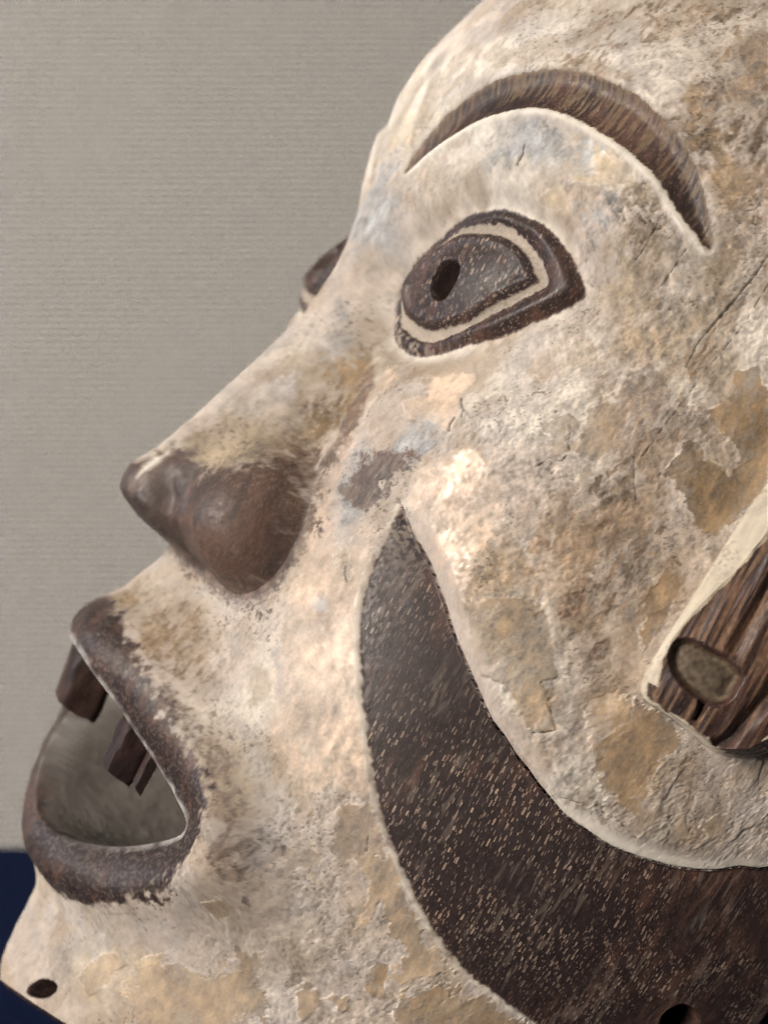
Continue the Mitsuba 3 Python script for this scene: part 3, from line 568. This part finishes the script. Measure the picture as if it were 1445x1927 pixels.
ragw = (0.15 + 0.85 * sst(-7.9, -6.6, U32 + 0.25 * xl)) * (0.45 + 0.55 * sst(0.8, 2.2, xl))
w_lip = sst(0.03 + 0.08 * ragw, -0.03 - 0.08 * ragw, lipd + rag_lip * 1.6 * ragw + rag2 * 0.10) * sst(-0.02, 0.03, msd)
sn = sd_field(spl(SH['nosestain'], 3), 1.2)
da = np.sqrt(((np.abs(xl) - 1.58) / 1.02) ** 2 + ((U32 + 1.5) / 1.15) ** 2)
wing = np.where((U32 > -2.9) & (U32 < 0.0) & (np.abs(xl) > 1.5), np.maximum((da - 1.10) * 0.8, (U32 + 0.75) * 0.6), 9)
under = np.minimum(wing, np.where((U32 < -1.4) & (U32 > -2.9), np.minimum((da - 1.04) * 0.8, np.maximum(np.abs(xl) - 1.3, -2.62 - U32)), 9))
sn = np.minimum(sn, under)
w_nose = sst(0.18, -0.18, sn - 0.08 + (rag * 0.34 + (streak - 0.5) * 0.3) * np.where(under < 0.15, 0.35, 1.0)) * 0.97
wood = np.maximum.reduce([w_brow, w_eye, w_band, w_ear, w_lip, w_nose * 0.95, bare])
# paint left on the wood: dust on the brow, the lids, the tip of the band
fibre = nz2(AQ * 30, U32 * 3.2, 71) * 0.6 + nz2(AQ * 12, U32 * 2, 72) * 0.4
dust = (sb < 0) * np.clip(sst(0.46, 0.68, fibre + 0.30 * (n_mid - 0.5) + 0.26 * (fr - 0.5)), 0, 1) * 0.42
dust += 0.75 * (se < 0) * (sr > 0) * sst(0.46, 0.6, n_px * 0.5 + n_fine * 0.5) * sst(3.4, 1.4, AQ) * sst(4.2, 3.4, U32) 
dust += 0.42 * (sc < 0) * sst(1.7, 0.2, np.hypot(AQ - 3.9, U32 - 0.3)) * sst(0.42, 0.6, n_px)
dust += 0.18 * (sc < 0) * sst(0.55, 0.75, streak) * sst(0.45, 0.65, n_mid)
dust += 0.10 * (sn < 0.3) * sst(0.55, 0.7, streak) * sst(0.40, 0.6, n_mid)
dust += 0.9 * (msd > -0.02) * (msd < 0.26) * sst(0.30, 0.02, msd + rag2 * 0.2) * sst(-8.4, -6.9, U32)
dust += 0.12 * (lipd < 0) * sst(0.55, 0.72, n_px)
dust += 0.7 * (st < 0.05) * sst(0.50, 0.66, 0.6 * nz2(AQ * 22, U32 * 1.3, 75) + 0.4 * n_mid) * (sh > 0.05)
hole_floor = sst(-0.02, -0.08, sh)
dust += 1.2 * nosetip
paint_w = np.clip(1 - wood * (1 - np.clip(dust, 0, 0.92)), 0, 1).astype(np.float32)
g_dust = np.array((0.34, 0.28, 0.23), np.float32)
ondust = (wood > 0.5) & (w_ear < 0.5)
col = np.where(ondust[..., None], g_dust * (1 + 0.5 * (n_px - 0.5))[..., None], col)
col = np.where((ondust & (sb < 0.02))[..., None], np.array((0.235, 0.165, 0.10), np.float32) * (1 + 0.5 * (n_px - 0.5))[..., None], col)
col = np.where((nosetip > 0.3)[..., None], C3['cream'], col)
eartan = ondust if False else (wood > 0.5) & (st < 0.05)
col = np.where(eartan[..., None], np.array((0.20, 0.118, 0.07), np.float32) * (0.7 + 0.6 * n_px)[..., None], col)
lipedge = (msd > -0.05) & (msd < 0.3) & (U32 > -8.6)
col = np.where((lipedge & ondust)[..., None], np.array((0.40, 0.38, 0.36), np.float32), col)
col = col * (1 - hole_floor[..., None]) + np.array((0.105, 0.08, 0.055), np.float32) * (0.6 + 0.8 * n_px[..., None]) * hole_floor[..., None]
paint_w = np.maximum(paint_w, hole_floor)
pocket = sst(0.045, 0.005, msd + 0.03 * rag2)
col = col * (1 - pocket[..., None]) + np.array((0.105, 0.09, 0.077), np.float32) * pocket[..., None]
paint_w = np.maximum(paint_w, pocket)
inhole = np.maximum(sst(0.055, 0.03, hole + 0.02 * rag3), sst(0.02, -0.02, sp))
paint_w = paint_w * (1 - inhole)
gloss = np.clip(1 - chalk, 0, 1) * (1 - pocket) * np.clip(0.72 + 0.9 * (n_px - 0.4) + 0.8 * (streak - 0.5), 0, 1)
fleck_amount = np.where(sc < 0, 1.0, np.where(sl < 0, 1.0, np.where(se < 0, 0.6, np.where(lipd < 0.2, 0.3, np.where(st < 0.1, 0.15, np.where(sb < 0.05, 0.35, 0.3))))))
gloss = np.where((wood > 0.35) | (inhole > 0.5), (1 - inhole) * fleck_amount * sst(0.15, 0.6, fb2(AQ * 0.8 + 3, U32 * 0.8, 70, 2) + 0.12), gloss)
uvs = np.stack([gloss, paint_w], -1).astype(np.float32)
# wood relief: pores along the grain
hh += wood * (0.006 * (nz2(AQ * 3, U32 * 1.6, 61) - 0.5) + 0.0012 * (nz2(AQ * 20, U32 * 5, 65) - 0.5)) * (st > 0)
hh += np.where(st < 0, 0.03 * (nz2(AQ * 9, U32 * 0.9, 62) - 0.5) + 0.014 * (nz2(AQ * 24, U32 * 2, 63) - 0.5), 0) * (1 - hole_floor)
hh += np.where(lipd < 0.1, 0.05 * (nz2(AQ * 2.5, U32 * 2.5, 64) - 0.5) + 0.01 * (rag2), 0) * (msd > 0)

# ------------------------------------------------------------------ to 3-D
R = R0 + hh
P3 = np.stack([R * np.sin(TH), -8 + R * np.cos(TH), Ug], -1)
V = to_world(P3).reshape(-1, 3)
n_r, n_c = Q.shape
I = np.arange(n_r * n_c).reshape(n_r, n_c)
a, b, c, d = I[:-1, :-1], I[:-1, 1:], I[1:, 1:], I[1:, :-1]
tri = np.concatenate([np.stack([a, b, c], -1).reshape(-1, 3), np.stack([a, c, d], -1).reshape(-1, 3)])
e1, e2 = V[tri[:, 1]] - V[tri[:, 0]], V[tri[:, 2]] - V[tri[:, 0]]
fn_ = np.cross(e1, e2)
N = np.zeros_like(V)
for k in range(3):
    for x in range(3):
        N[:, x] += np.bincount(tri[:, k], fn_[:, x], len(V))
N /= np.linalg.norm(N, axis=1, keepdims=True) + 1e-20

# ------------------------------------------------------------------ materials
MB = BASIS.copy()
OX = ORIGIN.copy()


def mask_xyz(p):
    x, y, z = p.x - OX[0], p.y - OX[1], p.z - OX[2]
    return tuple((x * MB[0, k] + y * MB[1, k] + z * MB[2, k]) * 100 for k in range(3))


def flecks(X, F, U, w, l, r, seed):
    """short pale fibres lying along the grain"""
    a, b = X / w + seed * 3.7, F / w + seed * 5.1
    ia, ib = dr.floor(a), dr.floor(b)
    cc = U / l + cell_rand(ia, ib, seed) * 9
    ic = dr.floor(cc)
    ja, jb, jc = cell_rand(ia, ib, ic + 11), cell_rand(ia, ib, ic + 23), cell_rand(ia, ib, ic + 37)
    da, db, dc = a - ia - 0.28 - 0.44 * ja, b - ib - 0.28 - 0.44 * jb, cc - ic - 0.5 - 0.2 * (jc - 0.5)
    ext = dr.maximum(dr.abs(dc) - 0.10 - 0.20 * cell_rand(ia, ib, ic + 63), 0) * (l / w)
    q = dr.sqrt(da * da + db * db + ext * ext) / (r * (0.6 + 0.7 * cell_rand(ia, ib, ic + 51)))
    return smoothstep(1.15, 0.70, q) * (0.45 + 0.55 * cell_rand(ia, ib, ic + 77))


def wood_colour(p, n, uv):
    X, F, U = mask_xyz(p)
    big = mikit.fbm(X * 0.6, F * 0.6, U * 0.4, 3)
    st_ = mikit.noise(X * 7, F * 7, U * 1.6)
    st2 = mikit.noise(X * 22, F * 22, U * 5)
    st3 = mikit.noise(X * 60, F * 60, U * 22)
    base = mix((0.028, 0.0175, 0.0165), (0.088, 0.045, 0.033), smoothstep(0.40, 0.75, big * 0.65 + st_ * 0.35))
    base = base * (0.28 + 0.6 * st2 + 0.6 * st3)
    wob = 0.05 * mikit.noise(X * 3, F * 3, U * 2)
    f = dr.maximum(flecks(X + wob, F + wob, U, 0.095, 0.21, 0.20, 1), flecks(X - wob, F + 0.07, U, 0.075, 0.17, 0.19, 2) * 0.75)
    f = dr.maximum(f, flecks(X + 0.03, F - wob, U + 0.1, 0.06, 0.13, 0.19, 3) * 0.6)
    f = f * smoothstep(0.05, 0.35, mikit.noise(X * 1.1 + 9, F * 1.1, U * 1.1)) * (0.55 + 0.8 * mikit.noise(X * 5, F * 5, U * 3))
    f = f * uv.x * (0.45 + 0.55 * smoothstep(0.3, 0.6, mikit.noise(X * 0.45 + 4, F * 0.45, U * 0.45)))
    return mix(base, (0.32, 0.235, 0.18), dr.clip(f, 0, 1))


def wood_rough(p, n, uv):
    X, F, U = mask_xyz(p)
    return 0.41 + 0.28 * mikit.noise(X * 26, F * 26, U * 12)


def coat_rough(p, n, uv):
    X, F, U = mask_xyz(p)
    return 0.86 - 0.64 * uv.x + 0.14 * mikit.noise(X * 16, F * 16, U * 9) * uv.x


def coat_spec(p, n, uv):
    return 0.25 + 0.3 * uv.x


scene['wood_under'] = {'type': 'twosided', 'b': {'type': 'principled', 'base_color': mikit.proc(wood_colour), 'roughness': mikit.proc(wood_rough), 'specular': 0.5}}
scene['chalk_coat'] = {'type': 'twosided', 'b': {'type': 'principled', 'base_color': {'type': 'mesh_attribute', 'name': 'vertex_color'}, 'roughness': mikit.proc(coat_rough), 'specular': 0.4}}
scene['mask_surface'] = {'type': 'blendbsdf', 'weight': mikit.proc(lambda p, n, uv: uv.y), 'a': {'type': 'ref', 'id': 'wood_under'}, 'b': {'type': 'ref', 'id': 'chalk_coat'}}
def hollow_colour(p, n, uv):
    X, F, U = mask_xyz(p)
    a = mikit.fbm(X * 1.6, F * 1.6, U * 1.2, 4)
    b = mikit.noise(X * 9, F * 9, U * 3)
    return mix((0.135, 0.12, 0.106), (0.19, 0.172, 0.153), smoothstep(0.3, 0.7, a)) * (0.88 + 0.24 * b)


scene['hollow_wood'] = {'type': 'twosided', 'b': {'type': 'bumpmap', 't': mikit.proc(lambda p, n, uv: mikit.fbm(mask_xyz(p)[0] * 5, mask_xyz(p)[1] * 5, mask_xyz(p)[2] * 5, 3), eps=2e-4), 'scale': 0.0004,
                        'b': {'type': 'principled', 'base_color': mikit.proc(hollow_colour), 'roughness': 0.75, 'specular': 0.3}}}
scene['bare_wood'] = {'type': 'twosided', 'b': {'type': 'principled', 'base_color': mikit.proc(lambda p, n, uv: wood_colour(p, n, uv * 0) * 0.8), 'roughness': 0.55, 'specular': 0.35}}

# ------------------------------------------------------------------ parts: every triangle of the one skin goes to the part it lies on
label_v = np.zeros(Q.shape, np.int8)
names = ['face']


def region(name, where):
    names.append(name)
    label_v[where] = len(names) - 1


lf, rt = Q > 0, Q <= 0
kx = np.abs(xl) / NW(np.clip(U32, -3, 6.5))
region('nose', (kx < 1.02) & (U32 > -2.7) & (U32 < 4.6))
for nm, side in (('eyebrow', lf), ('eyebrow_001', rt)):
    region(nm, (sb < 0.01) & side)
for nm, side in (('eye', lf), ('eye_001', rt)):
    region(nm, (se < 0.0) & side)
    region(nm + '__carved_outline', (sr < 0.0) & side)
    region(nm + '__eyeball', (sl < 0.0) & side)
    region(nm + '__pupil_hole', (sp < 0.0) & side)
for nm, side in (('cheek_band', lf), ('cheek_band_001', rt)):
    region(nm, (sc < 0.0) & side)
for nm, side in (('ear', lf), ('ear_001', rt)):
    region(nm, (sf < 0.0) & side)
    region(nm + '__ear_hole', (sh < 0.0) & side)
lipm = (lipd < 0.0) & (msd >= 0)
region('mouth__upper_lip', lipm & (U32 + .18 * xl > -6.75))
region('mouth__lower_lip', lipm & (U32 + .18 * xl <= -6.75))
region('mouth__mouth_cavity', msd < 0)
region('rim_hole', h1 < 0.0)
region('rim_hole_001', h2 < 0.0)
lab_f = label_v.reshape(-1)[tri].max(1)
through = (sp + 0.10).reshape(-1)[tri].max(1) < 0
colv, uvv = col.reshape(-1, 3), uvs.reshape(-1, 2)


def put(key, v, f, n, uv, c, bsdf):
    path = meshkit.write_ply((v, f), False, uv, c, normals=n)
    scene[key] = {'type': 'ply', 'filename': path, 'face_normals': False, 'bsdf': {'type': 'ref', 'id': bsdf}}


for i, nm in enumerate(names):
    f = tri[(lab_f == i) & ~through]
    if not len(f):
        continue
    used, inv = np.unique(f, return_inverse=True)
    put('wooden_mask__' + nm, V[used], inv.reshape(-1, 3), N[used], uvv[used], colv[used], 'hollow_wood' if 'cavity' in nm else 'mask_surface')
# rim and hollow back
bot, lef, rig = I[0], I[:, 0], I[:, -1]
loop = np.concatenate([lef[::-1], bot[1:-1], rig])[::6]
L0 = P3.reshape(-1, 3)[loop]
axis_d = L0 - np.array([0, -8, 0])
axis_d[:, 2] = 0
axis_d /= np.linalg.norm(axis_d, axis=1, keepdims=True)
down = np.zeros_like(L0)
down[:, 2] = np.where(np.arange(len(L0)) > len(lef) // 6, -1.0, -1.0) * ((loop >= 0) & (np.abs(np.arctan2(L0[:, 0], L0[:, 1] + 8)) < 1.55))
rows = [L0 - axis_d * t + down * dz for t, dz in ((0, 0), (0.12, 0.10), (0.35, 0.16), (0.6, 0.16), (0.74, 0.08), (0.78, -0.1))]
vv, ff = grid_mesh(np.stack(rows))
scene['wooden_mask__rim'] = mikit.ply((to_world(vv), ff), 'bare_wood', smooth=True)
tb, ub = np.linspace(-1.59, 1.59, 180), np.linspace(0, 1, 200)
TB, SB = np.meshgrid(tb, ub)
UB = RIM(np.abs(TB * 10)) + (14.6 - RIM(np.abs(TB * 10))) * SB
RB = np.minimum(base(TB, UB), macro(TB, UB)) - 0.72
for hx, hy in ((1.37, -11.05), (13.8, -5.62), (2.33, 4.25)):
    RB = RB - 1.8 * np.exp(-((np.abs(TB) * 10 - hx) / 0.55) ** 2 - ((UB - hy) / 0.45) ** 2) * (TB > 0)
scene['wooden_mask__hollow_back'] = mikit.ply(grid_mesh(to_world(np.stack([RB * np.sin(TB), -8 + RB * np.cos(TB), UB], -1))[:, ::-1]), 'bare_wood', smooth=True)

# teeth: split pegs of dark wood set behind the upper lip
import trimesh


def chunk(key, top, bottom, wx, wf, seed, taper=0.85):
    """a rough-hewn peg from top to bottom (mask cm)"""
    rng = np.random.default_rng(seed)
    m = trimesh.creation.box((1, 1, 1)).subdivide().subdivide().subdivide()
    v = m.vertices.copy()
    t = 0.5 - v[:, 2]
    top, bottom = np.array(top, float), np.array(bottom, float)
    ax = bottom - top
    sc_ = 1 + (taper - 1) * t
    n = meshkit.noise(v * 3.1 + seed * 7) - 0.5
    p = top + ax * t[:, None] + np.stack([v[:, 0] * wx * sc_, v[:, 1] * wf * sc_, 0 * t], -1)
    rnd = np.clip(np.abs(v[:, :2]).min(1) - 0.32, 0, 1)
    p[:, 2] += 0.14 * v[:, 1] * t - 0.08 * v[:, 0] * t
    p += n[:, None] * np.array([0.16, 0.20, 0.22]) * min(1.0, wf) - np.stack([np.sign(v[:, 0]) * rnd * wx * 0.35, np.sign(v[:, 1]) * rnd * wf * 0.35, 0 * t], -1)
    scene[key] = mikit.ply((to_world(p), m.faces), 'bare_wood', smooth=35)


chunk('wooden_mask__mouth__tooth', TOOTH[0][0], TOOTH[0][1], .9, 1.05, 3)
chunk('wooden_mask__mouth__tooth_001', TOOTH[1][0], TOOTH[1][1], .6, .78, 5, .8)
chunk('wooden_mask__mouth__tooth_002', TOOTH[2][0], TOOTH[2][1], .3, .27, 8)

labels['wooden_mask'] = {'label': 'carved dark wooden face mask with flaking pale chalk paint, leaning back on the navy cloth', 'category': 'mask'}
labels['wooden_mask__face'] = {'label': 'cracked and flaking chalk white and ochre painted skin'}
labels['wooden_mask__eyebrow'] = {'label': 'crescent eyebrow of bare dark brown wood'}
labels['wooden_mask__cheek_band'] = {'label': 'broad curved band of bare dark wood with pale flecks'}
labels['wooden_mask__ear'] = {'label': 'block-shaped ear, dark on top with pale painted sides'}
labels['wooden_mask__mouth__tooth'] = {'label': 'large dark tooth at the front of the open mouth'}
labels['wooden_mask__mouth__tooth_002'] = {'label': 'thin broken dark peg beside the second tooth'}
labels['wooden_mask__nose'] = {'label': 'broad nose, worn to bare dark wood at the tip and wing'}
labels['wooden_mask__eye__carved_outline'] = {'label': 'thin pale carved line round the near eye'}
labels['wooden_mask__mouth__upper_lip'] = {'label': 'rounded dark upper lip with ragged paint above it'}
